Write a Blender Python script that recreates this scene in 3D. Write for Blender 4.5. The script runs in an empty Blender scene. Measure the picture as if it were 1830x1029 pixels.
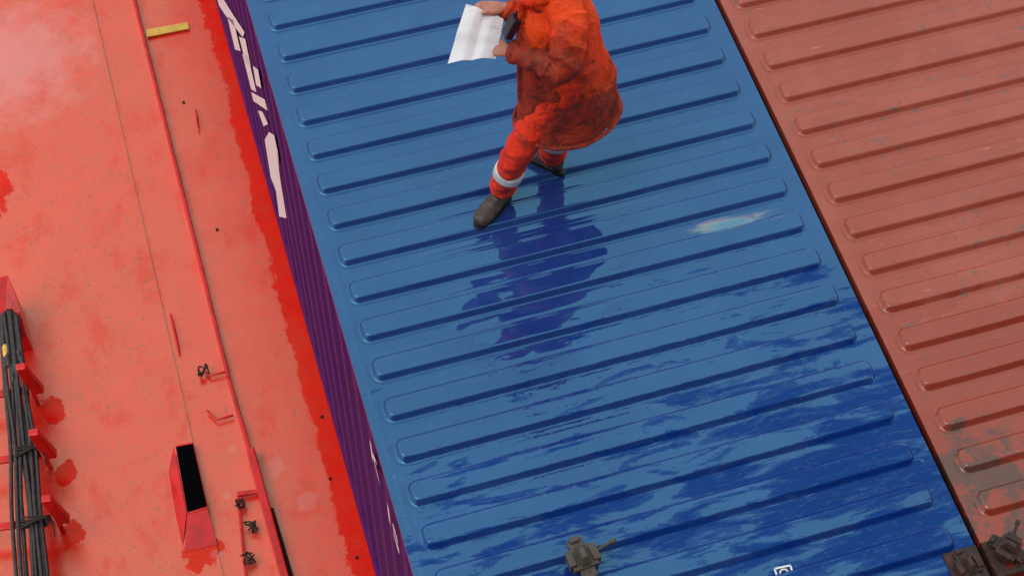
import bpy, bmesh, math, random
import numpy as np
from mathutils import Euler, Vector, Matrix, noise
random.seed(4); np.random.seed(4)
scene=bpy.context.scene
COL=scene.collection
R=3.3
CAM=Vector((-0.51,-3.8495,7.1399+R)); EUL=Euler((0.5565,-0.0101,-0.2944)); F=3086.3
MAT=EUL.to_matrix()
def S(u,v,z):
    """ground survey: point of the photograph's sight line at height z"""
    d=MAT@Vector(((u-915)/F,-(v-514.5)/F,-1)); t=(z-CAM.z)/d.z
    return CAM+d*t
def SR(u,v,z=0): return S(u,v,R+z)
# ------------------------------------------------------------ camera, light
cd=bpy.data.cameras.new("camera"); co=bpy.data.objects.new("camera",cd); COL.objects.link(co)
co.location=CAM; co.rotation_euler=EUL; cd.lens=36*F/1830; cd.clip_end=3000; cd.clip_start=.05
scene.camera=co
w=bpy.data.worlds.new("World"); scene.world=w; w.use_nodes=True
SAZ=math.radians(-100); SEL=math.radians(62)
nt=w.node_tree; bg=nt.nodes["Background"]
sky=nt.nodes.new("ShaderNodeTexSky"); sky.sky_type='NISHITA'; sky.sun_disc=False
sky.sun_elevation=SEL; sky.sun_rotation=SAZ; sky.air_density=1; sky.dust_density=2
hs=nt.nodes.new("ShaderNodeHueSaturation"); hs.inputs['Saturation'].default_value=.3
nt.links.new(sky.outputs[0],hs.inputs['Color'])
mx=nt.nodes.new("ShaderNodeMix"); mx.data_type='RGBA'; mx.inputs[0].default_value=.88; mx.inputs[7].default_value=(6.8,6.95,7.1,1)
nt.links.new(hs.outputs[0],mx.inputs[6]); nt.links.new(mx.outputs[2],bg.inputs[0]); bg.inputs[1].default_value=.15
sd=bpy.data.lights.new("sun",'SUN'); sd.energy=.9; sd.angle=math.radians(30); sd.color=(1,.97,.93)
so=bpy.data.objects.new("sun",sd); COL.objects.link(so)
so.rotation_euler=Vector((math.sin(SAZ)*math.cos(SEL),math.cos(SAZ)*math.cos(SEL),math.sin(SEL))).to_track_quat('Z','Y').to_euler()
scene.view_settings.view_transform='Standard'; scene.view_settings.look='None'; scene.view_settings.exposure=0
# ------------------------------------------------------------ node helper
class M:
    def __init__(s,name,rough=.5,ior=1.5,base=(.5,.5,.5),metal=0):
        s.m=bpy.data.materials.new(name); s.m.use_nodes=True; s.t=s.m.node_tree
        s.b=s.t.nodes["Principled BSDF"]; s.set('Roughness',rough); s.set('IOR',ior); s.set('Metallic',metal)
        s.set('Base Color',(*base,1)); tc=s.t.nodes.new("ShaderNodeTexCoord"); s.P=tc.outputs['Object']
    def put(s,inp,v):
        if isinstance(v,bpy.types.NodeSocket): s.t.links.new(v,inp)
        elif isinstance(v,tuple) and len(v)==3 and inp.type=='RGBA': inp.default_value=(*v,1)
        else: inp.default_value=v
    def set(s,k,v): s.put(s.b.inputs[k],v)
    def noise(s,scale,detail=3,rough=.5,stretch=None,off=(0,0,0),dist=0,rot=0):
        n=s.t.nodes.new("ShaderNodeTexNoise"); n.inputs['Scale'].default_value=scale; n.inputs['Detail'].default_value=detail
        n.inputs['Roughness'].default_value=rough; n.inputs['Distortion'].default_value=dist
        mp=s.t.nodes.new("ShaderNodeMapping"); s.t.links.new(s.P,mp.inputs[0]); mp.inputs['Location'].default_value=off
        mp.inputs['Rotation'].default_value=(0,0,rot)
        if stretch: mp.inputs['Scale'].default_value=stretch
        s.t.links.new(mp.outputs[0],n.inputs['Vector']); return n.outputs['Fac']
    def op(s,o,a,b=0.,c=None,clamp=False):
        n=s.t.nodes.new("ShaderNodeMath"); n.operation=o; n.use_clamp=clamp
        s.put(n.inputs[0],a); s.put(n.inputs[1],b)
        if c is not None: s.put(n.inputs[2],c)
        return n.outputs[0]
    def step(s,v,lo,hi,a=0.,b=1.):
        n=s.t.nodes.new("ShaderNodeMapRange"); n.interpolation_type='SMOOTHSTEP'; s.put(n.inputs[0],v)
        for i,x in zip((1,2,3,4),(lo,hi,a,b)): n.inputs[i].default_value=x
        return n.outputs[0]
    def mix(s,f,a,b):
        n=s.t.nodes.new("ShaderNodeMix"); n.data_type='RGBA'; s.put(n.inputs[0],f); s.put(n.inputs[6],a); s.put(n.inputs[7],b)
        return n.outputs[2]
    def ramp(s,f,stops):
        n=s.t.nodes.new("ShaderNodeValToRGB"); s.put(n.inputs[0],f); e=n.color_ramp.elements
        while len(e)<len(stops): e.new(.5)
        for x,(p,c) in zip(e,stops): x.position=p; x.color=(*c,1)
        return n.outputs[0]
    def xyz(s):
        n=s.t.nodes.new("ShaderNodeSeparateXYZ"); s.t.links.new(s.P,n.inputs[0]); return n.outputs
    def point(s): return s.t.nodes.new("ShaderNodeNewGeometry").outputs['Pointiness']
    def blob(s,c,rx,ry,rot=0.):
        """1 at centre, 0 at the ellipse rim, negative beyond"""
        a=s.t.nodes.new("ShaderNodeVectorMath"); a.operation='SUBTRACT'; s.t.links.new(s.P,a.inputs[0]); a.inputs[1].default_value=(c[0],c[1],0)
        r=s.t.nodes.new("ShaderNodeMapping"); r.inputs['Rotation'].default_value=(0,0,rot); s.t.links.new(a.outputs[0],r.inputs[0])
        q=s.t.nodes.new("ShaderNodeVectorMath"); q.operation='MULTIPLY'; s.t.links.new(r.outputs[0],q.inputs[0]); q.inputs[1].default_value=(1/rx,1/ry,0)
        l=s.t.nodes.new("ShaderNodeVectorMath"); l.operation='LENGTH'; s.t.links.new(q.outputs[0],l.inputs[0])
        return s.op('SUBTRACT',1.,l.outputs['Value'])
    def bump(s,h,dist=.01,strength=1.,prev=None):
        n=s.t.nodes.new("ShaderNodeBump"); n.inputs['Distance'].default_value=dist; s.put(n.inputs['Strength'],strength); s.put(n.inputs['Height'],h)
        if prev: s.t.links.new(prev,n.inputs['Normal'])
        s.t.links.new(n.outputs[0],s.b.inputs['Normal']); return n.outputs[0]
def simple(name,base,rough=.5,ior=1.5,var=.35,scale=20,metal=0,bump=.001,spec=.5,alt=None):
    m=M(name,rough,ior,base,metal); n=m.noise(scale,4,.6); m.set('Specular IOR Level',spec)
    m.set('Base Color',m.mix(m.step(n,.35,.7),base,alt or tuple(c*(1-var) for c in base)))
    if bump: m.bump(m.noise(scale*4,3),bump)
    return m.m
# ------------------------------------------------------------ mesh helper
def obj(name,me,mat=None,parent=None,label=None,cat=None,group=None,kind=None,smooth=False):
    o=bpy.data.objects.new(name,me); COL.objects.link(o)
    if mat: me.materials.append(mat)
    if parent: o.parent=parent
    if label: o["label"]=label
    if cat: o["category"]=cat
    if group: o["group"]=group
    if kind: o["kind"]=kind
    if smooth: me.polygons.foreach_set('use_smooth',[True]*len(me.polygons))
    return o
def empty(name,loc,label,cat,group=None):
    o=bpy.data.objects.new(name,None); o.location=loc; COL.objects.link(o); o["label"]=label; o["category"]=cat
    if group: o["group"]=group
    bpy.context.view_layer.update(); return o
def child(name,me,mat,parent,label=None,smooth=False):
    o=obj(name,me,mat,None,label,smooth=smooth); o.parent=parent; o.matrix_parent_inverse=Matrix.Translation(parent.location).inverted(); return o
def bm2me(bm,name="m"):
    me=bpy.data.meshes.new(name); bmesh.ops.recalc_face_normals(bm,faces=bm.faces); bm.to_mesh(me); bm.free(); return me
def prism(bm,base,top):
    a=[bm.verts.new(p) for p in base]; b=[bm.verts.new(p) for p in top]; n=len(a)
    fs=[bm.faces.new(a[::-1]),bm.faces.new(b)]
    for i in range(n): fs.append(bm.faces.new((a[i],a[(i+1)%n],b[(i+1)%n],b[i])))
    return a+b
def bevel(bm,vs,o):
    es=list({e for v in vs for e in v.link_edges}); bmesh.ops.bevel(bm,geom=es,offset=o,segments=2,affect='EDGES',profile=.5)
def box(bm,x0,x1,y0,y1,z0,z1,bev=0):
    b=[(x0,y0,z0),(x1,y0,z0),(x1,y1,z0),(x0,y1,z0)]; t=[(x,y,z1) for x,y,_ in b]
    vs=prism(bm,b,t)
    if bev: bevel(bm,vs,bev)
def bar(bm,p,q,w,h,bev=.0,up=Vector((0,0,1))):
    p=Vector(p);q=Vector(q);d=(q-p).normalized(); s=d.cross(up).normalized()*w/2; u=s.cross(d).normalized()*h
    if u.dot(up)<0:u=-u
    vs=prism(bm,[p-s,q-s,q+s,p+s],[p-s+u,q-s+u,q+s+u,p+s+u])
    if bev: bevel(bm,vs,bev)
def tube(bm,pts,rads,seg=14,ref=None,cap=.5,mod=None):
    """lofted tube; rads scalar or (across, along ref); mod(s,theta) scales the radius"""
    pts=[Vector(p) for p in pts]; n=len(pts); rings=[]
    prev=None
    for i in range(n):
        t=(pts[min(i+1,n-1)]-pts[max(i-1,0)]).normalized()
        if ref is not None: b=(Vector(ref)-t*t.dot(Vector(ref))).normalized()
        else:
            if prev is None:
                r=Vector((0,0,1)) if abs(t.z)<.9 else Vector((1,0,0)); b=(r-t*t.dot(r)).normalized()
            else: b=(prev-t*t.dot(prev)).normalized()
        prev=b; a=t.cross(b)
        r=rads[i]; ra,rb=(r,r) if not isinstance(r,tuple) else r
        rings.append((pts[i],a,b,ra,rb,t,i/(n-1)))
    R_=[]
    def ring(c,a,b,ra,rb,s=0):
        out=[]
        for k in range(seg):
            th=2*math.pi*k/seg; m=mod(s,th) if mod else 1
            out.append(bm.verts.new(c+(a*ra*math.cos(th)+b*rb*math.sin(th))*m))
        return out
    c,a,b,ra,rb,t,s=rings[0]; m=min(ra,rb)
    st=bm.verts.new(c-t*m*cap); R_.append(ring(c-t*m*cap*.7,a,b,ra*.7,rb*.7,s))
    for c,a,b,ra,rb,t,s in rings: R_.append(ring(c,a,b,ra,rb,s))
    m=min(ra,rb); R_.append(ring(c+t*m*cap*.7,a,b,ra*.7,rb*.7,s)); en=bm.verts.new(c+t*m*cap)
    for A,B in zip(R_,R_[1:]):
        for k in range(seg): bm.faces.new((A[k],A[(k+1)%seg],B[(k+1)%seg],B[k]))
    for k in range(seg):
        bm.faces.new((st,R_[0][(k+1)%seg],R_[0][k])); bm.faces.new((en,R_[-1][k],R_[-1][(k+1)%seg]))
def smoothpts(pts,rads,sub=4):
    P=[Vector(p) for p in pts]; out=[];ro=[]
    for i in range(len(P)-1):
        p0=P[max(i-1,0)];p1=P[i];p2=P[i+1];p3=P[min(i+2,len(P)-1)]
        for k in range(sub):
            t=k/sub
            out.append(.5*((2*p1)+(p2-p0)*t+(2*p0-5*p1+4*p2-p3)*t*t+(3*p1-p0-3*p2+p3)*t**3))
            a,b=rads[i],rads[i+1]; ro.append(tuple(x+(y-x)*t for x,y in zip(a,b)) if isinstance(a,tuple) else a+(b-a)*t)
    out.append(P[-1]); ro.append(rads[-1]); return out,ro
def remesh(o,vox,smooth=4,disp=None):
    r=o.modifiers.new("r",'REMESH'); r.mode='VOXEL'; r.voxel_size=vox; r.use_smooth_shade=True
    s=o.modifiers.new("s",'SMOOTH'); s.iterations=smooth; s.factor=.5
    for k,dd in enumerate(disp or []):
        sc,st=dd[0],dd[1]
        t=bpy.data.textures.new("t",'CLOUDS'); t.noise_scale=sc; t.noise_depth=1
        d=o.modifiers.new("d",'DISPLACE'); d.texture=t; d.strength=st; d.mid_level=.5; d.texture_coords='GLOBAL'
PT=.2229
# ------------------------------------------------------------ materials
def deck_mat():
    m=M("red_deck_paint",.1,2.05); m.set('Specular Tint',(1,1,.70,1))
    x,y,z=m.xyz()
    big=m.noise(.8,3,.5); sm=m.noise(9,5,.6)
    c=m.mix(m.step(big,.4,.65),(.84,.008,.003),(.80,.020,.006))
    c=m.mix(m.op('MULTIPLY',m.step(sm,.45,.75),.5),c,(.68,.055,.02))
    sp=m.noise(95,2,.5); sp2=m.noise(5,3,.6,off=(3,1,0))
    dots=m.op('MULTIPLY',m.step(sp,.60,.64),m.step(sp2,.36,.54))
    c=m.mix(m.op('MULTIPLY',dots,.8),c,(.18,.03,.015))
    bigs=m.op('MULTIPLY',m.step(m.noise(36,3,.6,off=(9,2,0)),.66,.69),m.step(m.noise(2.2,2),.44,.54))
    c=m.mix(m.op('MULTIPLY',bigs,.8),c,(.16,.03,.03))
    scr=m.op('MULTIPLY',m.step(m.noise(10,4,.7,stretch=(3.,.35,1),rot=.25),.63,.66),m.step(m.noise(2.7,2,off=(6,0,0)),.48,.58))
    c=m.mix(m.op('MULTIPLY',scr,.6),c,(.40,.02,.015))
    sky_sheen=m.step(m.op('ADD',m.blob(S(20,110,0),.75,.75,0),m.op('MULTIPLY',m.op('SUBTRACT',m.noise(3.6,7,.68),.5),1.7)),.0,.8)
    c=m.mix(m.op('MULTIPLY',sky_sheen,.36),c,(.80,.40,.42))  # pale sky sheen painted in as a blob of lighter colour
    for (u,v,r) in ((490,835,.09),(548,895,.10),(405,885,.04),(415,800,.04),(385,990,.05)):
        q=m.step(m.op('ADD',m.blob(S(u,v,0),r,r,0),m.op('MULTIPLY',m.op('SUBTRACT',m.noise(18,4,.6),.5),.9)),.1,.5)
        c=m.mix(m.op('MULTIPLY',q,.18),c,(.75,.35,.35))
    m.set('Base Color',c)
    # the container's reflection painted in: ragged band with the sky sheen cut
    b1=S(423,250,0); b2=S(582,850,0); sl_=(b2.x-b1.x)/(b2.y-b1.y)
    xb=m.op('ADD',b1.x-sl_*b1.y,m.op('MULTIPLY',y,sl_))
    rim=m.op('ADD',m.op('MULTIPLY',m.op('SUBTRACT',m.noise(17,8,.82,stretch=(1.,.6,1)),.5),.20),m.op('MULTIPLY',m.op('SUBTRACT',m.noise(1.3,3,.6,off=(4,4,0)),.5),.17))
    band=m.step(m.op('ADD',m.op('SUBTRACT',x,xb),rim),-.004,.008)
    def mirror_patch(u,v,rx,ry):
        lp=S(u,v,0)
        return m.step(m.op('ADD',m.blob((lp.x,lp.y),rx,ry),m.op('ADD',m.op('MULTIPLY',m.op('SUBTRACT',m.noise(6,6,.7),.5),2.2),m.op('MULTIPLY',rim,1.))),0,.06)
    pa=m.op('MAXIMUM',mirror_patch(-20,340,.16,.30),m.op('MAXIMUM',mirror_patch(95,735,.09,.10),m.op('MAXIMUM',mirror_patch(118,850,.08,.10),m.op('MAXIMUM',mirror_patch(135,955,.09,.10),mirror_patch(362,990,.13,.12)))))  # deck reflections of pegs and fittings put in as patches without sky sheen
    sheen_cut=m.op('MAXIMUM',band,pa)
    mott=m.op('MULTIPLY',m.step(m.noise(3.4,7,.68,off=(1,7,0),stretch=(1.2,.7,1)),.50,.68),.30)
    m.set('IOR',m.op('SUBTRACT',2.20,m.op('MAXIMUM',m.op('MULTIPLY',sheen_cut,.86),mott)))
    m.set('Roughness',m.mix(sheen_cut,m.step(m.noise(1.7,4,.6,off=(2,2,0)),.3,.75,.12,.38),(.06,.06,.06)))
    b=m.bump(m.noise(1.3,3,.5),.02,.12); b=m.bump(m.noise(150,2,.5),.0008,1.,b)
    return m.m
def blue_mat():
    m=M("blue_roof_paint",.3,2.0); m.set('Specular Tint',(.28,.80,.88,1))
    x,y,z=m.xyz()
    c=m.mix(m.step(m.noise(2.2,4,.6),.35,.7),(.012,.035,.190),(.017,.048,.22))
    c=m.mix(m.op('MULTIPLY',m.step(m.noise(14,5,.65,off=(4,0,0)),.5,.8),.4),c,(.028,.082,.25))
    rib=m.op('COSINE',m.op('MULTIPLY',m.op('SUBTRACT',y,1.6856),2*math.pi/PT))   # +1 on the crests, -1 in the channels
    nz=m.op('SUBTRACT',m.noise(5.0,6,.60,stretch=(.6,2.0,1)),.5)
    pc=SR(950,455)
    wa=m.step(m.op('ADD',m.blob(pc,.60,.64,0),m.op('ADD',m.op('MULTIPLY',nz,1.35),m.op('MULTIPLY',rib,-.04))),.0,.04)
    edge=m.op('ADD',m.op('MULTIPLY',nz,1.6),m.op('MULTIPLY',rib,-.07))
    low=m.op('MULTIPLY',m.op('SUBTRACT',.10,y),.9)
    wb=m.step(m.op('ADD',m.op('ADD',low,m.op('MULTIPLY',m.op('SUBTRACT',x,1.2),.35)),edge),.0,.04)
    inside=m.op('MULTIPLY',m.step(x,.07,.12),m.step(x,2.40,2.35))
    wet=m.op('MULTIPLY',m.op('MAXIMUM',wa,wb),inside)
    stk=m.noise(5.2,9,.64,stretch=(.46,2.1,1),off=(1.3,.6,0),dist=.45,rot=-.03)
    low2=m.op('MINIMUM',m.op('MULTIPLY',m.op('SUBTRACT',-.15,y),.15),.12)
    rt=m.op('MULTIPLY',m.op('SUBTRACT',x,1.1),.05)
    sm_=m.op('ADD',m.op('ADD',m.op('ADD',stk,low2),rt),m.op('MULTIPLY',rib,-.022))
    d=m.op('ADD',m.op('MULTIPLY',m.step(sm_,.600,.608),.65),m.op('MULTIPLY',m.step(sm_,.62,.68),.35))
    d=m.op('MULTIPLY',d,m.step(y,.50,.2))
    thin=m.op('MULTIPLY',m.step(m.op('ABSOLUTE',m.op('SUBTRACT',m.noise(9,5,.6,stretch=(.4,2.2,1),off=(5,3,0),dist=.5),.5)),.009,.0),wb)
    d=m.op('MULTIPLY',d,m.op('SUBTRACT',1.,m.op('MULTIPLY',thin,.85)))  # thin highlights painted in by breaking up the dark patches
    fl=m.op('MULTIPLY',m.step(m.noise(48,3,.6,stretch=(.7,1.3,1)),.62,.66),
      m.op('MAXIMUM',m.op('MAXIMUM',m.step(m.blob(SR(650,428),.16,.05),0,.4),m.step(m.blob(SR(1070,425),.2,.07),0,.4)),
      m.op('MAXIMUM',m.op('MAXIMUM',m.step(m.blob(SR(735,722),.13,.05),0,.4),m.step(m.blob(SR(1110,505),.2,.05),0,.4)),m.step(m.blob(SR(1120,660),.4,.07),0,.4))))
    chips=m.op('MULTIPLY',m.step(m.noise(60,3,.6,off=(7,3,0)),.65,.68),m.step(m.noise(3.3,3,.6,off=(1,9,0)),.46,.56))
    fl=m.op('MAXIMUM',fl,chips)
    c=m.mix(m.op('MULTIPLY',d,.8),c,(.001,.026,.19))  # wet patches, with the dark they mirror put into the colour
    c=m.mix(m.op('MULTIPLY',fl,.8),c,(.02,.025,.025))
    oc=SR(1298,400)
    ob=m.op('ADD',m.blob(oc,.27,.055,.12),m.op('MULTIPLY',m.op('SUBTRACT',m.noise(9,4,.6,stretch=(.5,1.6,1)),.5),2.2))
    oil=m.ramp(m.noise(6,3,.5,stretch=(.5,3,1),dist=1.2),[(.3,(.10,.28,.42)),(.42,(.24,.40,.42)),(.5,(.42,.42,.26)),(.56,(.38,.20,.34)),(.64,(.14,.30,.48))])
    c=m.mix(m.op('MULTIPLY',m.step(ob,.1,.6),.55),c,oil)
    m.set('Base Color',c)
    m.set('Roughness',m.mix(wet,(.32,.32,.32),(.03,.03,.03)))
    m.set('IOR',m.op('SUBTRACT',2.12,m.op('MULTIPLY',d,.72)))
    b=m.bump(m.noise(3.2,2,.4,stretch=(.6,1.6,1)),.02,.30)
    b=m.bump(m.noise(15,3,.5,stretch=(.5,1.5,1)),.007,m.op('MULTIPLY',wb,1.),b)
    b=m.bump(m.noise(220,2,.5),.0008,m.op('SUBTRACT',1.,wet),b)
    return m.m
def redroof_mat():
    m=M("oxide_red_roof_paint",.32,1.74); m.set('Specular Tint',(.95,.92,.80,1))
    x,y,z=m.xyz()
    c=m.mix(m.step(m.noise(1.8,4,.6),.35,.7),(.315,.048,.026),(.365,.066,.040))
    c=m.mix(m.op('MULTIPLY',m.step(m.noise(12,5,.65),.48,.8),.6),c,(.23,.038,.024))
    rightlow=m.step(y,1.4,-.8)
    sc=m.op('MULTIPLY',m.step(m.noise(17,4,.7,stretch=(.8,1.4,1),off=(5,5,0)),.585,.62),m.step(m.op('ADD',m.noise(1.9,3,.6,off=(8,1,0)),m.op('MULTIPLY',rightlow,.06)),.48,.58))
    c=m.mix(m.op('MULTIPLY',sc,.75),c,(.11,.075,.07))
    chip=m.op('MULTIPLY',m.step(m.noise(45,3,.6,off=(2,3,0)),.66,.69),m.step(m.noise(3,3,.6,off=(1,4,0)),.42,.56))
    c=m.mix(m.op('MULTIPLY',chip,.8),c,(.08,.045,.04))
    sc2=m.op('MULTIPLY',m.step(m.noise(12,4,.7,stretch=(.4,3.4,1),rot=.3),.65,.67),m.step(m.noise(2.9,2,off=(2,6,0)),.46,.54))
    c=m.mix(m.op('MULTIPLY',sc2,.6),c,(.50,.20,.16))
    edge=m.op('MULTIPLY',m.op('SUBTRACT',m.noise(5,5,.6,stretch=(.7,1.8,1)),.5),1.5)
    wet=m.step(m.op('ADD',m.op('MULTIPLY',m.op('SUBTRACT',-.25,y),1.4),edge),0,.12)
    c=m.mix(m.op('MULTIPLY',wet,.55),c,(.27,.026,.013))
    lb=m.op('MULTIPLY',m.step(m.op('ADD',m.blob(SR(1775,860),.36,.35),edge),.05,.3),m.step(m.noise(9,5,.7),.40,.54))
    c=m.mix(m.op('MULTIPLY',lb,.8),c,(.055,.042,.036))
    m.set('Base Color',c); m.set('Roughness',m.mix(wet,(.38,.38,.38),(.07,.07,.07)))
    b=m.bump(m.noise(3,2,.4),.02,.3); b=m.bump(m.noise(12,3,.5,stretch=(.6,1.5,1)),.005,m.op('MULTIPLY',wet,.8),b); m.bump(m.noise(200,2,.5),.0007,1.,b)
    return m.m
def side_mat(name,a,b_):
    m=M(name,.6,1.4); m.set('Specular IOR Level',.15)
    c=m.mix(m.step(m.noise(3,4,.6,stretch=(1,1,.3)),.35,.7),a,b_)
    c=m.mix(m.op('MULTIPLY',m.step(m.noise(30,4,.6,stretch=(1,1,.2)),.6,.75),.5),c,tuple(q*.4 for q in a))
    m.set('Base Color',c); return m.m
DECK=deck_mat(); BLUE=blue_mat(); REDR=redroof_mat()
PURP=side_mat("purple_side_paint",(.082,.016,.130),(.062,.013,.145)); OX=side_mat("oxide_side_paint",(.3,.05,.03),(.2,.03,.02))
WHITE=simple("white_marking_paint",(.80,.80,.81),.5,var=.08,spec=.2)
REDP=simple("bright_red_paint",(.76,.006,.004),.25,1.5,var=.35,scale=8)
BLACK=simple("flat_black",(.003,.003,.004),.9,var=.2,spec=0.)
YEL=simple("yellow_paint",(.85,.55,.09),.5,var=.2)
STEEL=simple("dirty_rod_steel",(.05,.042,.04),.45,1.5,var=.6,scale=30,metal=.0)
ROPE=simple("dark_rope",(.04,.026,.018),.8,var=.5,scale=60)
RUST=simple("rusty_casting",(.030,.022,.020),.6,1.4,scale=22,bump=.003,alt=(.085,.032,.018))
LOCK=simple("grimy_twist_lock_iron",(.065,.062,.048),.5,scale=30,bump=.003,alt=(.075,.040,.024))
SHIP=simple("grey_ship_paint",(.10,.10,.10),.6,var=.3,scale=1)
# ------------------------------------------------------------ sea and deck
bm=bmesh.new(); box(bm,-1500,1500,-1500,1500,-12.2,-12); SEA=M("sea_water",.12,1.33,(.02,.035,.04)); SEA.bump(SEA.noise(.3,4),.3)
obj("sea",bm2me(bm),SEA.m,kind="structure")
def sheet(pts,th):
    bm=bmesh.new(); prism(bm,[(p.x,p.y,p.z-th) for p in pts],pts); return bm2me(bm)
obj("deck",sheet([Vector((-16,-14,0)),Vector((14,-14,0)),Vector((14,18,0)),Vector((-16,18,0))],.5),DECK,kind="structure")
a=S(165,0,.012);b=S(345,790,.012);d=(b-a)
bm=bmesh.new()
e0=a-d*2.5;e1=a+d*2.2; left=Vector((-9,0,0))
prism(bm,[Vector((p.x,p.y,.0)) for p in (e1,e0,e0+left,e1+left)][::-1],[Vector((p.x,p.y,.014)) for p in (e1,e0,e0+left,e1+left)][::-1])
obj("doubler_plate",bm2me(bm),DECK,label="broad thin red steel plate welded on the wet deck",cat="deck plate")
bm=bmesh.new()
P=[S(222,-70,.0),S(240,0,0),S(325,340,0),S(410,680,0),S(448,812,0)]
P=[P[0]-(P[1]-P[0])*20]+P
for p,q in zip(P,P[1:]): bar(bm,p,q,.026,.05,.006)
obj("edge_bar",bm2me(bm),REDP,label="long narrow red steel bar welded along the deck",cat="steel bar")
bm=bmesh.new(); q=[S(262,55,.016),S(335,42,.016),S(338,53,.016),S(263,68,.016)]
prism(bm,q,[p+Vector((0,0,.012)) for p in q]); obj("yellow_marking_plate",bm2me(bm),YEL,label="short yellow painted strip across the red deck",cat="marking plate")
e=empty("unseen_superstructure",(0,-11,0),"unseen grey superstructure wall added to darken the roof ribs","ship superstructure")  # out of view; added to darken rib slopes and block light from behind
bm=bmesh.new(); box(bm,-14,14,-15,-9.5,0,19); child("wall",bm2me(bm),SHIP,e)
for k in range(8):
    bm=bmesh.new(); x=-12+k*3.3; box(bm,x,x+1.2,-9.52,-9.47,15,16.2); child("window",bm2me(bm),BLACK,e)
# ------------------------------------------------------------ containers
YE=SR(1742,975).y-.172
LEN=12.192; TOPY=YE+LEN
def roof_mesh(x0,ya,inset):
    Wd=2.438
    xs=np.unique(np.concatenate([np.arange(0,.30,.0065),np.linspace(.3,Wd-.3,36),Wd-np.arange(0,.30,.0065)]))
    ys=np.concatenate([np.arange(YE,5.2,.0056),np.arange(5.2,TOPY+.001,.014)])
    X,Y=np.meshgrid(xs,ys); Z=np.zeros_like(X)
    i=np.round((ya-Y)/PT); yc=ya-i*PT
    hl=(Wd-2*inset)/2; hw=.066; cr=.045
    dx=np.abs(X-Wd/2)-(hl-cr); dy=np.abs(Y-yc)-(hw-cr)
    d=np.sqrt(np.maximum(dx,0)**2+np.maximum(dy,0)**2)+np.minimum(np.maximum(dx,dy),0)-cr
    t=np.clip(-d/.024,0,1); t=t*t*(3-2*t)
    ok=(yc>YE+.24)&(yc<TOPY-.15)
    Z+=.026*t*ok
    Z-=.003*np.exp(-((d-.006)/.007)**2)*ok
    # small dents and unevenness of walked-on sheet steel
    rs=np.random.RandomState(int(x0*10)+3)
    for _ in range(90):
        cx,cy,rr,hh=rs.uniform(.1,Wd-.1),rs.uniform(YE,5.),rs.uniform(.04,.16),rs.uniform(-.0030,.0018)
        Z+=hh*np.exp(-((X-cx)**2/(rr*1.5)**2+(Y-cy)**2/rr**2))
    Z+=-.006*np.sin(np.pi*np.clip((X-.05)/(Wd-.1),0,1))
    for xx in (.045,Wd-.045): Z+=.0018*np.exp(-((X-xx)/.008)**2)
    s=((ya-Y)/PT-4.5)/5; sd_=np.abs(s-np.round(s))*5*PT
    Z+=.0035*np.exp(-(sd_/.006)**2)*(np.abs(X-Wd/2)<Wd/2-.045)
    Z+=R
    ny,nx=X.shape
    V=np.stack([X+x0,Y,Z],-1).reshape(-1,3)
    idx=np.arange(nx*ny).reshape(ny,nx)
    Fc=np.stack([idx[:-1,:-1],idx[:-1,1:],idx[1:,1:],idx[1:,:-1]],-1).reshape(-1,4)
    me=bpy.data.meshes.new("roof"); me.vertices.add(len(V)); me.vertices.foreach_set('co',V.ravel())
    me.loops.add(Fc.size); me.loops.foreach_set('vertex_index',Fc.ravel()); me.polygons.add(len(Fc))
    me.polygons.foreach_set('loop_start',np.arange(0,Fc.size,4)); me.polygons.foreach_set('loop_total',np.full(len(Fc),4)); me.update(); me.validate()
    return me
PER=.31; WO=.003; CD=.036
def corr(y):
    u=((y-YE)/PER)%1.0
    d=CD
    if u<.32: return 0.
    if u<.5: return d*(u-.32)/.18
    if u<.82: return d
    return d*(1-(u-.82)/.18)
def folds(y0,y1):
    out=[y0,y1]; k=math.floor((y0-YE)/PER)-1
    while YE+k*PER<y1:
        for u in (0,.32,.5,.82):
            v=YE+(k+u)*PER
            if y0<v<y1: out.append(v)
        k+=1
    return sorted(set(out))
ZB=.30
def side_wall(x,sgn):
    bm=bmesh.new(); prev=None
    for y in folds(YE+.16,TOPY-.16):
        xx=x+sgn*(WO+corr(y)); a=bm.verts.new((xx,y,ZB)); b=bm.verts.new((xx,y,R-.06))
        if prev: bm.faces.new((prev[0],a,b,prev[1]))
        prev=(a,b)
    return bm2me(bm)
def end_wall(x0,y,sgn):
    bm=bmesh.new(); prev=None; n=32
    for k in range(n+1):
        x=x0+.1+(2.238)*k/n; yy=y+sgn*(.02+(.04 if k%4 in(1,2) else 0)); a=bm.verts.new((x,yy,ZB)); b=bm.verts.new((x,yy,R-.1))
        if prev: bm.faces.new((prev[0],a,b,prev[1]))
        prev=(a,b)
    return bm2me(bm)
def casting(cx,cy,zt):
    """ISO corner casting with an oval hole in its top"""
    bm=bmesh.new(); n=32; hx,hy,h=.081,.089,.118
    O=[];I=[]
    for k in range(n):
        t=2*math.pi*k/n; c,s=math.cos(t),math.sin(t); m=max(abs(c),abs(s))
        O.append((cx+hx*c/m,cy+hy*s/m)); I.append((cx+.032*c,cy+.06*s))
    def rg(L,z): return [bm.verts.new((a,b,z)) for a,b in L]
    sh=[(cx+(a-cx)*.95,cy+(b-cy)*.95) for a,b in O]
    r=[rg(O,zt-h),rg(O,zt-.006),rg(sh,zt),rg(I,zt),rg(I,zt-.06)]
    for A,B in zip(r,r[1:]):
        for k in range(n): bm.faces.new((A[k],A[(k+1)%n],B[(k+1)%n],B[k]))
    bm.faces.new(r[-1]); bm.faces.new(r[0][::-1]); return bm2me(bm)
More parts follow.
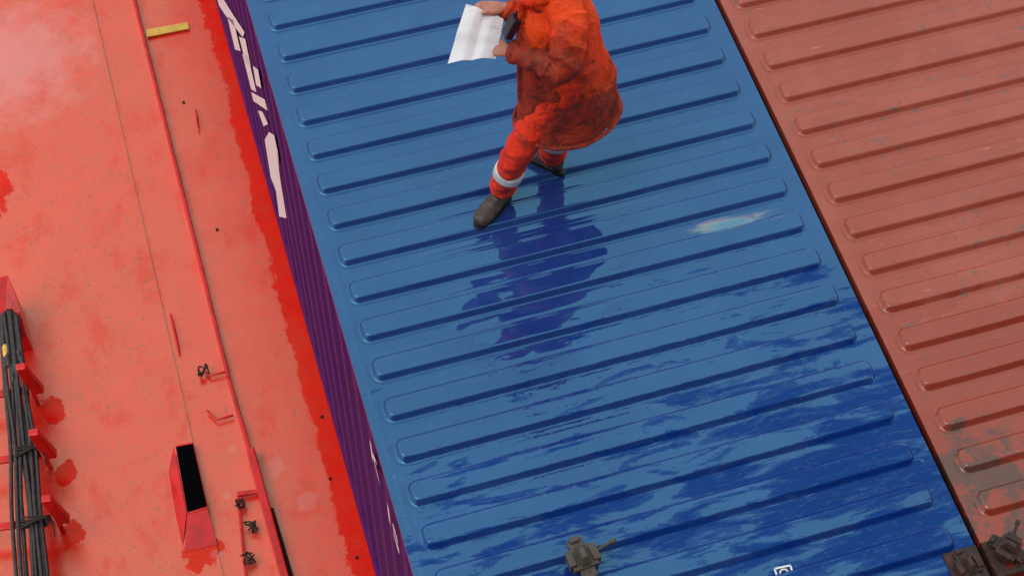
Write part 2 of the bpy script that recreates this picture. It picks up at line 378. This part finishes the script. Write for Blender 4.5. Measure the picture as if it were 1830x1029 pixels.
def container(name,x0,roofmat,sidemat,railmat,ya,inset,label,cmat):
    root=empty(name,(x0+1.219,YE+LEN/2,0),label,"shipping container","shipping containers standing side by side on the deck")
    child("roof",roof_mesh(x0,ya,inset),roofmat,root,smooth=True)
    for x,s in ((x0,1),(x0+2.438,-1)): child("side_wall",side_wall(x,s),sidemat,root)
    for y,s in ((YE,1),(TOPY,-1)): child("end_wall",end_wall(x0,y,s),sidemat,root)
    for x in (x0+.0,x0+2.438-.05):
        bm=bmesh.new(); box(bm,x,x+.05,YE+.17,TOPY-.17,R-.062,R-.004,.004); child("top_rail",bm2me(bm),railmat,root)
        bm=bmesh.new(); box(bm,x,x+.05,YE+.17,TOPY-.17,.02,ZB+.0,.004); child("bottom_rail",bm2me(bm),sidemat,root)
    for y in (YE+.002,TOPY-.062):
        bm=bmesh.new(); box(bm,x0+.165,x0+2.438-.165,y,y+.06,R-.1,R-.004,.004); child("end_rail",bm2me(bm),railmat,root)
    for x in (x0+.079,x0+2.438-.079):
        for y in (YE+.087,TOPY-.087):
            bm=bmesh.new(); box(bm,x-.078,x+.078,y-.08,y+.08,.01,R-.115); child("corner_post",bm2me(bm),sidemat,root)
            child("corner_casting",casting(x,y,R+.012),cmat,root)
    return root
XR=2.438+.030
blue=container("shipping_container",0,BLUE,PURP,BLUE,1.6856,.0781,"wet blue ribbed container roof above a purple side wall",RUST)
redc=container("shipping_container",XR,REDR,OX,REDR,1.5704,.068,"faded oxide red container with ribbed roof and grimy patches",RUST)
def wallpt(u,v):
    d=MAT@Vector(((u-915)/F,-(v-514.5)/F,-1)); t=(.001-CAM.x)/d.x; return CAM+d*t
strokes=[[(384,0),(400,0),(412,20),(437,58),(434,67),(405,31)],[(406,30),(417,37),(430,92),(420,89)],[(427,66),(438,70),(448,118),(439,112)],
 [(433,97),(443,100),(458,165),(449,160)],[(452,118),(461,125),(467,158),(458,153)],[(449,165),(473,178),(478,198),(453,181)],[(461,198),(469,200),(479,222),(471,226)],
 [(473,250),(481,236),(490,242),(496,270),(501,322),(512,390),(499,387),(493,340),(484,318)]]
for st in strokes:
    bm=bmesh.new(); f=bm.faces.new([bm.verts.new(wallpt(u,v)) for u,v in st]); bmesh.ops.triangulate(bm,faces=[f])
    child("side_lettering",bm2me(bm),WHITE,blue,"large white painted lettering on the purple side")
def lettering(txt,ys,zs,size,name="side_marking",label=None):
    cu=bpy.data.curves.new("t",'FONT'); cu.body=txt; cu.size=size; cu.offset=size*.02; cu.space_character=1.3
    to=bpy.data.objects.new("t",cu); COL.objects.link(to); bpy.context.view_layer.update()
    me=bpy.data.meshes.new_from_object(to.evaluated_get(bpy.context.evaluated_depsgraph_get())); bpy.data.objects.remove(to)
    bm=bmesh.new(); bm.from_mesh(me)
    for v in bm.verts: v.co=Vector((.001,ys-v.co.x,zs+v.co.y))
    me=bpy.data.meshes.new(name); bm.to_mesh(me); bm.free()
    return child(name,me,WHITE,blue,label)
lettering("K",-.04,2.80,.26,label="small white container markings")
lettering("IS",-.36,2.74,.26,label="small white container markings")
lettering("O",-.70,2.60,.34,label="small white container markings")
bm=bmesh.new()
q=[SR(1384,1016),SR(1412,1010),SR(1420,1034),SR(1392,1040)]
zz=R-.001
for k in range(4):
    a=q[k];b=q[(k+1)%4]; bar(bm,(a.x,a.y,zz),(b.x,b.y,zz),.008,.006)
c_=(q[0]+q[2])/2; pts=[Vector((c_.x+.020*math.cos(t),c_.y+.022*math.sin(t),zz+.003)) for t in np.linspace(0,2*math.pi,17)]
tube(bm,pts,[.004]*17,6)
child("roof_marking_frame",bm2me(bm),WHITE,blue)
# ------------------------------------------------------------ twist locks
def twist_lock(c,yaw,label,sc=1.,mat_=None,lev=True):
    e=empty("twist_lock",c,label,"twist lock","twist locks lying on the container roofs")
    mt=Matrix.Translation(c)@Matrix.Rotation(yaw,4,'Z')@Matrix.Scale(sc,4)
    def add(name,f,mat=mat_ or LOCK):
        bm=bmesh.new(); f(bm); bmesh.ops.transform(bm,matrix=mt,verts=bm.verts); child(name,bm2me(bm),mat,e)
    def body(bm):
        box(bm,-.055,.055,-.048,.048,.03,.068,.005); box(bm,-.032,.032,-.088,.088,.036,.056,.005)
        box(bm,-.065,-.035,-.03,.03,.03,.085,.005); box(bm,.035,.068,-.034,.034,.026,.08,.005)
        box(bm,-.02,.02,-.095,-.07,.02,.07,.005); box(bm,-.02,.02,.07,.095,.02,.07,.005)
    def cone(bm):
        tube(bm,[(0,0,.065),(0,0,.08)],[(.022,.022),(.022,.022)],seg=14)
        vs=prism(bm,[(-.024,-.045,.08),(.024,-.045,.08),(.024,.045,.08),(-.024,.045,.08)],[(-.010,-.022,.115),(.010,-.022,.115),(.010,.022,.115),(-.010,.022,.115)]); bevel(bm,vs,.004)
    def foot(bm): tube(bm,[(0,0,.0),(0,0,.012),(0,0,.035)],[(.02,.035),(.032,.05),(.03,.04)],seg=16,ref=(0,1,0))
    def lever(bm):
        tube(bm,[(.04,0,.055),(.09,.012,.06),(.135,.018,.058)],[.008,.007,.007],8); tube(bm,[(.13,.018,.058),(.15,.020,.058)],[.011,.011],8)
    add("housing",body); add("upper_cone",cone); add("lower_cone",foot)
    if lev: add("lever",lever)
    return e
twist_lock(SR(1040,1006,.02),.1,"grimy iron twist lock with lever lying on blue roof",1.1)
twist_lock(Vector((XR+.085,YE+.10,R+.006)),.7,"dark rusty twist lock seated in red container corner",.95,RUST)
twist_lock(Vector((2.438-.085,YE+.08,R-.01)),.15,"dark rusty twist lock seated in blue container corner",.9,RUST,False)
# ------------------------------------------------------------ deck fittings, left
RK="red lashing rack brackets on the deck"
for (u,v,u0) in ((70,697,-60),(93,812,-60),(116,928,-60)):
    z=.22
    tip=S(u,v,z); st=S(u0,v+ (u-u0)*.13,z)
    e=empty("rack_bracket",Vector((tip.x,tip.y,0)),"red steel rack bracket with upright peg holding lashing rods","rack bracket",RK)
    bm=bmesh.new(); bar(bm,st,tip,.05,.03,.006); child("crossbar",bm2me(bm),REDP,e)
    bm=bmesh.new(); d=(tip-st).normalized(); n=Vector((-d.y,d.x,0)); a=tip
    vs=prism(bm,[a-n*.034-d*.055,a+n*.034-d*.055,a+n*.034+d*.036,a-n*.034+d*.036],[p+Vector((0,0,.34)) for p in (a-n*.026-d*.08,a+n*.026-d*.08,a+n*.026-d*.012,a-n*.026-d*.012)]); bevel(bm,vs,.012)
    child("peg",bm2me(bm),REDP,e)
    bm=bmesh.new(); f=tip-d*.05; bar(bm,Vector((f.x,f.y,0)),Vector((f.x,f.y,z)),.03,.03,.004,up=Vector((0,1,0))); child("leg",bm2me(bm),REDP,e)
e=empty("end_post",S(15,600,0),"tall red steel plate post at end of lashing rods","steel post")
bm=bmesh.new(); a=[S(-25,500,.42),S(14,492,.42),S(36,555,.30),S(48,600,.2),S(5,610,.2)]
prism(bm,[Vector((p.x,p.y,0)) for p in a],a); child("plate",bm2me(bm),REDP,e)
for k in range(10):
    o=(k-4.5)
    rj=lambda s: Vector((random.uniform(-s,s),random.uniform(-s,s),0))
    a=S(16+o*3.6,552+abs(o)*3,.30+.012*(k%3)); m_=S(42+o*4.8,800,.275+.02*(k%2))+rj(.012); b=S(67+o*6.6,1120,.275+.016*((k*2)%3))
    e=empty("lashing_rod",m_,"dark steel lashing rod lying bundled in red rack","lashing rod","bundle of lashing rods")
    bm=bmesh.new(); pts,rd=smoothpts([a,a.lerp(m_,.5)+rj(.022),m_,m_.lerp(b,.4)+rj(.02),b],[.0135]*5,4); tube(bm,pts,rd,8); child("rod",bm2me(bm),STEEL,e,smooth=True)
    t=random.uniform(.25,.6); c=a.lerp(m_,t); d=(m_-a).normalized()
    bm=bmesh.new(); tube(bm,[c-d*.05,c-d*.03,c+d*.03,c+d*.05],[.015,.021,.021,.015],10)
    child("knob",bm2me(bm),YEL if k==1 else STEEL,e,smooth=True)
def ropecoil(u,v,rad,name="rope_tie",label="dark rope tied round the lashing rods"):
    c=S(u,v,.29); bm=bmesh.new()
    for k in range(4):
        pts=[]
        for j in range(17):
            t=2*math.pi*j/16; pts.append(c+Vector((math.cos(t)*rad*(1+.08*math.sin(3*t+k)),.012*(k-1.5)+.012*math.sin(2*t+k),math.sin(t)*rad*.5)))
        tube(bm,pts,[.007]*17,6)
    q=c+Vector((rad*.8,-.02,.02)); pts=[q,q+Vector((.04,-.05,.0)),q+Vector((.03,-.11,-.04))]; tube(bm,pts,[.006,.006,.004],6)
    obj(name,bm2me(bm),ROPE,label=label,cat="rope",group="rope ties on the lashing rods")
ropecoil(50,805,.080); ropecoil(62,932,.092)
e=empty("deck_socket",S(345,930,0),"red steel socket with flat black opening and sloping flap","deck socket")
zt=.06; o=[S(314,797,zt),S(345,791,zt),S(371,905,zt),S(335,916,zt)]
c=sum(o,Vector())/4
bm=bmesh.new(); out=[c+(p-c)*1.03 for p in o]; inn=[c+(p-c)*.985 for p in o]
def rg(L,z): return [bm.verts.new((p.x,p.y,z)) for p in L]
r=[rg(out,0),rg(out,zt),rg(inn,zt),rg(inn,.03)]
for A,B in zip(r,r[1:]):
    for k in range(4): bm.faces.new((A[k],A[(k+1)%4],B[(k+1)%4],B[k]))
child("housing",bm2me(bm),REDP,e)
bm=bmesh.new(); inn2=[c+(p-c)*.984 for p in o]; prism(bm,[Vector((p.x,p.y,.02)) for p in inn2],[Vector((p.x,p.y,zt-.004)) for p in inn2]); child("hollow_shade",bm2me(bm),BLACK,e)  # solid black block stands for the shade inside the opening
bm=bmesh.new(); g=[S(303,842,.03),S(311,799,zt),S(333,917,zt),S(326,982,.01)]
lt=Vector((-.006,0,-.004)); prism(bm,[p+lt for p in g],g); child("gusset",bm2me(bm),REDP,e)
bm=bmesh.new(); g=[S(334,919,zt-.004),S(371,908,zt-.004),S(388,972,.018),S(330,985,.018)]
lt=Vector((0,.006,-.008)); prism(bm,[p+lt for p in g],g); child("flap",bm2me(bm),REDP,e)
e=empty("slotted_flange",S(480,930,0),"bright red steel flange with a black slot beside it","steel flange")
bm=bmesh.new(); bar(bm,S(450,812,.0),S(517,1060,.0),.055,.10,.008); child("flange",bm2me(bm),REDP,e)
bm=bmesh.new(); q=[S(484,908,.004),S(489,908,.004),S(534,1060,.004),S(514,1060,.004)]; prism(bm,q,[p+Vector((0,0,.01)) for p in q]); child("slot",bm2me(bm),ROPE,e)  # dark plate laid on the deck stands for the shaded gap
bm=bmesh.new(); bar(bm,S(424,885,.03),S(462,880,.03),.03,.03,.004); bar(bm,S(426,888,.03),S(440,1035,.03),.018,.02,.004); child("bracket",bm2me(bm),REDP,e)
def smallbar(pts,name,label,mat=REDP,r=.008,z=.04,cat="steel rod"):
    bm=bmesh.new(); tube(bm,[S(u,v,z) for u,v in pts],[r]*len(pts),8); return obj(name,bm2me(bm),mat,label=label,cat=cat,smooth=True)
smallbar([(408,663),(375,671),(366,663)],"hook_rod","short red hook rod welded beside edge bar")
smallbar([(416,742),(388,750),(370,733)],"hook_rod","short red hook rod welded beside edge bar")
smallbar([(305,562),(314,600),(319,626)],"weld_stub","thin red rod stub lying on deck",r=.009)
smallbar([(350,196),(354,228)],"weld_stub","thin red rod stub lying on deck",r=.007)
def knot(u,v,s=1):
    bm=bmesh.new(); c=S(u,v,.05)
    for k in range(4):
        pts=[c+Vector((random.uniform(-.05,.05)*s,random.uniform(-.05,.05)*s,random.uniform(-.01,.03))) for _ in range(4)]; pts,rd=smoothpts(pts,[.006]*4,4); tube(bm,pts,rd,6)
    obj("wire_tie",bm2me(bm),ROPE,label="twisted dark wire tie on red steel",cat="wire",group="wire ties on the red deck")
for u,v,s in ((362,662,.8),(428,900,.7),(448,940,1),(443,998,.9)): knot(u,v,s)
BOLT=simple("painted_over_bolt",(.10,.025,.02),.5,var=.5,scale=40)
for u,v in ((590,855),(637,996),(575,745),(328,184),(388,411)):
    bm=bmesh.new(); c=S(u,v,0); tube(bm,[c,c+Vector((0,0,.010)),c+Vector((0,0,.016))],[.012,.012,.008],6)
    obj("deck_bolt",bm2me(bm),BOLT,label="small dark bolt head on red deck",cat="bolt",group="bolts on the red deck")
# ------------------------------------------------------------ worker
def coat_mat(name,extra):
    m=M(name,.65,1.4); x,y,z=m.xyz()
    c=m.mix(m.step(m.noise(5,3,.6),.35,.7),(.95,.085,.006),(.88,.050,.006))
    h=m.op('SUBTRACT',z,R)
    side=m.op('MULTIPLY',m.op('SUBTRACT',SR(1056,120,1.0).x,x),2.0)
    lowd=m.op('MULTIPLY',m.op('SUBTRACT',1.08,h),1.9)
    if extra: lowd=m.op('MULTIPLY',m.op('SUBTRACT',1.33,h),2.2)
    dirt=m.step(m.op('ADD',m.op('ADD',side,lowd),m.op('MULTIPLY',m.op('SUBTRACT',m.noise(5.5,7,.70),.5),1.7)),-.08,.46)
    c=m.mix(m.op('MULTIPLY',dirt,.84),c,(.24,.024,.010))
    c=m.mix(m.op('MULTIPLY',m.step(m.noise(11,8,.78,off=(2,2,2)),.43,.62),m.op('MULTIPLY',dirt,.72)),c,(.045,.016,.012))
    c=m.mix(m.step(m.point(),.492,.455,0.,.8),c,(.08,.010,.006))  # fold shading painted in: creases darkened in the cloth colour
    m.set('Base Color',c); b=m.bump(m.noise(11,4,.6,stretch=(1,1,.7),dist=1.2),.028,.8); m.bump(m.noise(120,3,.6),.002,.6,b); return m.m
def trouser_mat():
    m=M("orange_trouser_cloth",.65,1.4)
    c=m.mix(m.step(m.noise(5,3,.6),.35,.7),(.88,.045,.008),(.76,.028,.008))
    c=m.mix(m.op('MULTIPLY',m.step(m.noise(12,6,.7),.47,.62),.65),c,(.26,.025,.013))
    c=m.mix(m.step(m.point(),.492,.455,0.,.7),c,(.12,.012,.008))  # crease shade painted into the trouser colour
    m.set('Base Color',c); b=m.bump(m.noise(12,4,.6,dist=1.2),.028,.8); m.bump(m.noise(120,3,.6),.002,.6,b); return m.m
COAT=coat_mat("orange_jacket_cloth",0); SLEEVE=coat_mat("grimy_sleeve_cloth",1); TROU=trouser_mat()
SKIN=simple("skin",(.50,.22,.15),.5,1.4,var=.2,scale=30)
BOOT=simple("worn_boot_leather",(.070,.045,.034),.55,var=.5,scale=25)
BAND=simple("reflective_grey_band",(.62,.66,.66),.35,var=.2,scale=30)
DARK=simple("black_radio_plastic",(.015,.016,.02),.4,var=.3,scale=30)
HAIR=simple("short_brown_hair",(.05,.03,.02),.7,var=.4,scale=60)
PAPER=M("white_paper",.7,1.4)
lt_=PAPER.op('MULTIPLY',PAPER.step(PAPER.noise(60,2,.5,stretch=(.4,2.0,.2)),.54,.60),PAPER.step(PAPER.noise(7,2),.40,.50))
PAPER.set('Base Color',PAPER.mix(PAPER.op('MULTIPLY',lt_,.45),(.82,.83,.86),(.35,.37,.42)))
Fd=Vector((-1,-.12,0)).normalized(); Lt=Vector((-Fd.y,Fd.x,0))
if Lt.y>0: Lt=-Lt
UP=Vector((0,0,1))
T1=SR(850,407,.03); dF=(T1-SR(891,361,.03)); dF.z=0; dF.normalize(); H1=T1-dF*.29
T2=SR(924,262,.03); dR=(T2-SR(1011,308,.03)); dR.z=0; dR.normalize(); H2=T2-dR*.28
A1=H1+dF*.07+UP*.07; A2=H2+dR*.07+UP*.07
K1=SR(927,272,.50); K2=SR(995,228,.50); HP1=SR(990,168,.88); HP2=SR(1012,138,.88)
root=empty("person",(H1+H2)/2,"person in dirty orange work clothes walking while holding white papers","person")
def hand(bm,w,d,nrm,lat,thumbside):
    """palm, four unequal bent fingers and a thumb from the side of the palm"""
    d=d.normalized(); lat=(lat-d*lat.dot(d)).normalized(); nrm=d.cross(lat)*(1 if d.cross(lat).dot(nrm)>0 else -1)
    tube(bm,[w-d*.02,w+d*.03,w+d*.065,w+d*.09],[(.026,.018),(.036,.017),(.041,.014),(.038,.011)] ,14,ref=nrm)
    for k,(off,ln) in enumerate(((.031,.072),(.011,.082),(-.010,.077),(-.030,.060))):
        o=lat*off*thumbside; p0=w+d*.08+o; p1=p0+d*ln*.42-nrm*.002; p2=p1+d*ln*.30-nrm*ln*.22; p3=p2+d*ln*.12-nrm*ln*.28
        tube(bm,[p0,p1,p2,p3],[.0095,.009,.0085,.0075],10)
    t0=w+d*.025+lat*.03*thumbside; t1=t0+d*.035+lat*.018*thumbside+nrm*.012; t2=t1+d*.032+nrm*.006; t3=t2+d*.022-nrm*.004
    tube(bm,[t0,t1,t2,t3],[.014,.012,.0105,.009],10)
pelv=SR(1005,150,.90); waist=SR(1003,98,1.05); chest=SR(993,28,1.27); shc=SR(985,-20,1.42); neck=SR(955,-26,1.48); headc=neck+UP*.14+Fd*.05
nearSh=SR(1022,42,1.39); farSh=shc-Lt*.16-UP*.03
nEl=SR(1006,122,1.20); nWr=SR(910,92,1.14); fEl=SR(955,48,1.12); fWr=SR(902,14,1.20)
corner=[SR(833,8,1.24),SR(900,35,1.20),SR(886,107,1.12),SR(800,113,1.16)]
tgtN=SR(868,80,1.155); tgtF=SR(850,14,1.22)
bm=bmesh.new()
tube(bm,[pelv-UP*.05,pelv,waist,chest,shc,shc+UP*.03],[(.11,.10),(.12,.10),(.11,.09),(.12,.10),(.12,.085),(.08,.06)],18,ref=Fd)
tube(bm,[shc,neck,headc-UP*.08],[.062,.056,.055],14)
tube(bm,[headc-UP*.115+Fd*.03,headc-UP*.07+Fd*.018,headc-UP*.02,headc+UP*.04,headc+UP*.085,headc+UP*.11],[(.035,.04),(.058,.075),(.072,.092),(.076,.098),(.062,.08),(.035,.045)],18,ref=Fd)
nf=headc-UP*.02+Fd*.09
tube(bm,[nf+UP*.03,nf+Fd*.012,nf+Fd*.022-UP*.02],[.010,.012,.015],8)
tube(bm,[nf-UP*.055-Lt*.02-Fd*.012,nf-UP*.055-Fd*.004,nf-UP*.055+Lt*.02-Fd*.012],[.006,.008,.006],8)
for s in (1,-1):
    tube(bm,[headc+Lt*s*.075-UP*.035,headc+Lt*s*.083,headc+Lt*s*.08+UP*.025],[(.008,.014),(.010,.02),(.008,.014)],10,ref=Fd)
for sh,el,wr in ((nearSh-Lt*.04,nEl,nWr),(farSh,fEl,fWr)):
    e2=el.lerp((sh+wr)/2,.14)
    tube(bm,[shc-UP*.04,sh.lerp(shc,.4),sh],[.05,.045,.038],12)
    tube(bm,[sh,sh.lerp(e2,.5),e2],[.036,.034,.030],12); tube(bm,[e2,e2.lerp(wr,.5),wr],[.030,.030,.025],12)
for hp,kn,an in ((HP1,K1,A1),(HP2,K2,A2)):
    tube(bm,[pelv,hp],[.06,.06],12)
    tube(bm,[hp,hp.lerp(kn,.5),kn,kn.lerp(an,.35),an],[.062,.056,.046,.044,.034],14)
hand(bm,nWr,tgtN-nWr+UP*-.02,UP*.8+Vector((0,-.4,0)),Vector((0,1,0)),1)
hand(bm,fWr,tgtF-fWr,UP,Vector((0,1,0)),-1)
body=child("body",bm2me(bm),SKIN,root); remesh(body,.0045,3)
for s in (1,-1):
    bm=bmesh.new(); c=headc+Fd*.088+Lt*s*.031+UP*.0; tube(bm,[c-Lt*.012,c,c+Lt*.012],[.005,.008,.005],8); child("eye",bm2me(bm),WHITE,root,smooth=True)
bm=bmesh.new(); hc=headc-Fd*.018; tube(bm,[hc-UP*.03,hc+UP*.03,hc+UP*.08,hc+UP*.112],[(.078,.088),(.083,.096),(.072,.088),(.04,.05)],16,ref=Fd); child("hair",bm2me(bm),HAIR,root,smooth=True)
# jacket, with draped folds
def sharp(v): return 1-2*abs(math.sin(v/2))**.7
def drape(s,th):
    lo=max(0,1-s*1.4)
    return 1+.03*lo*math.sin(5*th+1.2+2*s)+.036*sharp(7*th+6*s)*(.35+lo)+.042*sharp(24*s+2.4*math.sin(2*th+.6))*(1-.6*lo)
def crease(f,a,c0=.5,wd=.5):
    def g(s,th):
        e=.3+math.exp(-((s-c0)/wd)**2)
        return 1+a*e*sharp(f*s+1.9*math.sin(th+.8)+1.1*math.sin(2*th))+.02*math.sin(3*th+5*s)
    return g
bm=bmesh.new()
hem=SR(1014,204,.62); mid=SR(1012,150,.84)
pts,rd=smoothpts([hem,hem.lerp(mid,.12),mid,waist,chest,shc,neck+UP*.01],[(.205,.265),(.203,.260),(.180,.240),(.140,.205),(.140,.18),(.15,.13),(.085,.085)],9)
tube(bm,pts,rd,56,ref=Fd,cap=.015,mod=drape)
hr=[]
for k in range(41):
    t=2*math.pi*k/40; hr.append(hem+UP*.012+(UP.cross(Fd))*.205*math.cos(t)+Fd*.265*math.sin(t))
tube(bm,hr,[.010]*41,8)
tube(bm,[nearSh-Lt*.04,nearSh.lerp(shc,.5)+UP*.02,shc+UP*.01,farSh],[.080,.090,.095,.09],18,cap=.6)
def sleeve(bm,sh,el,wr):
    pts,rd=smoothpts([sh-Lt*.05-(el-sh)*.05,sh.lerp(el,.35),el,el.lerp(wr,.45),el.lerp(wr,.94)],[.086,.083,.074,.060,.050],12)
    tube(bm,pts,rd,36,cap=.3,mod=crease(46,.095,.55,.3))
    c=el.lerp(wr,.86); c2=el.lerp(wr,.96); tube(bm,[c,c2],[.056,.055],20,cap=.05)
sleeve(bm,farSh,fEl,fWr)
pts=[]
for k in range(13):
    t=math.pi*2*k/12; pts.append(neck-UP*.015+Fd*.085*math.cos(t)+Lt*.085*math.sin(t)+UP*(.015-.01*math.cos(t)))
tube(bm,pts,[.030]*13,10)
tube(bm,[neck+Fd*.06+UP*.02,chest+Fd*.17+UP*.05,waist+Fd*.21,mid+Fd*.235],[.025,.016,.014,.012],8)
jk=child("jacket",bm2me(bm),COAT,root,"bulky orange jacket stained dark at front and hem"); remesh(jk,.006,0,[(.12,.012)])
bm=bmesh.new(); sleeve(bm,nearSh,nEl,nWr)
sl=child("sleeve",bm2me(bm),SLEEVE,root,"grimy bent jacket sleeve"); remesh(sl,.005,0,[(.12,.010)])
# trousers
bm=bmesh.new()
for hp,kn,an in ((HP1,K1,A1),(HP2,K2,A2)):
    e_=an+UP*.03
    pts,rd=smoothpts([hp+UP*.03,hp.lerp(kn,.5),kn,kn.lerp(e_,.5),e_],[.088,.083,.074,.066,.069],12); tube(bm,pts,rd,36,cap=.05,mod=crease(44,.07,.78,.3))
tube(bm,[pelv-UP*.08,pelv,pelv+UP*.1],[(.12,.12),(.13,.13),(.12,.12)],18,ref=Fd)
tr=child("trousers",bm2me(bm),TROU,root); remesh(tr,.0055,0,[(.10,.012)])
for kn,an in ((K1,A1),(K2,A2)):
    e_=an+UP*.03
    for t in ((.55,) if kn is K1 else (.42,)):
        c=kn.lerp(e_,t); d=(e_-kn).normalized(); hw_=.027; bm=bmesh.new(); tube(bm,[c-d*hw_,c,c+d*hw_],[.075]*3,28,cap=.05,mod=lambda s,th:1+.03*math.sin(3*th))
        bo=child("reflective_band",bm2me(bm),BAND,root); remesh(bo,.006,1,[(.10,.012)])
for Hh,dd in ((H1,dF),(H2,dR)):
    Hg=Vector((Hh.x,Hh.y,R+.012))
    bm=bmesh.new()
    tube(bm,[Hg+dd*.04+UP*.05,Hg+dd*.11+UP*.055,Hg+dd*.18+UP*.045,Hg+dd*.25+UP*.038],[(.042,.048),(.045,.052),(.052,.042),(.045,.034)],16,ref=UP,cap=.8)
    tube(bm,[Hg+dd*.07+UP*.04,Hg+dd*.07+UP*.12,Hg+dd*.06+UP*.2],[(.043,.055),(.045,.052),(.05,.056)],16,ref=dd)
    for q in (.11,.135,.16): tube(bm,[Hg+dd*q+UP*.098-dd.cross(UP)*.03,Hg+dd*q+UP*(.110-q*.08),Hg+dd*q+UP*.098+dd.cross(UP)*.03],[.005]*3,6)
    bo=child("boot",bm2me(bm),BOOT,root,"worn dark brown work boot"); remesh(bo,.005,2,[(.04,.006)])
    bm=bmesh.new(); n=20; L_=[]
    for k in range(n):
        t=2*math.pi*k/n; q=.15+.15*math.cos(t); wd=.048*math.sin(t)*(1+.12*math.cos(t)); L_.append(Hg+dd*(q-.01)+dd.cross(UP)*wd)
    prism(bm,[Vector((p.x,p.y,R-.003)) for p in L_],[Vector((p.x,p.y,R+.022)) for p in L_]); child("sole",bm2me(bm),DARK,root)
rc=SR(914,48,1.28)
bm=bmesh.new(); box(bm,-.02,.02,-.03,.03,-.06,.06,.008); tube(bm,[(0,.015,.05),(0,.015,.16)],[.007,.005],8)
bmesh.ops.transform(bm,matrix=Matrix.Translation(rc)@Matrix.Rotation(.4,4,'Y'),verts=bm.verts)
rd_=obj("handheld_radio",bm2me(bm),DARK,label="small black handheld radio clipped on the orange jacket",cat="radio")
nU,nV=24,28
bm=bmesh.new(); g=[]
def tri(x,c,w): return max(0,1-abs(x-c)/w)
for j in range(nV+1):
    row=[]
    for i in range(nU+1):
        u=i/nU;v=j/nV; p=corner[0].lerp(corner[1],u).lerp(corner[3].lerp(corner[2],u),v)
        p=p+UP*(.018*math.sin(u*math.pi)*(.4+.6*v)+.005*math.sin(v*5+u*3)-.012*tri(u,.5,.2)+.008*tri(v,.5,.15)); row.append(bm.verts.new(p))
    g.append(row)
for j in range(nV):
    for i in range(nU): bm.faces.new((g[j][i],g[j][i+1],g[j+1][i+1],g[j+1][i]))
pe=obj("paper_sheet",bm2me(bm),PAPER.m,label="creased white printed sheets held open in two hands",cat="paper",smooth=True)
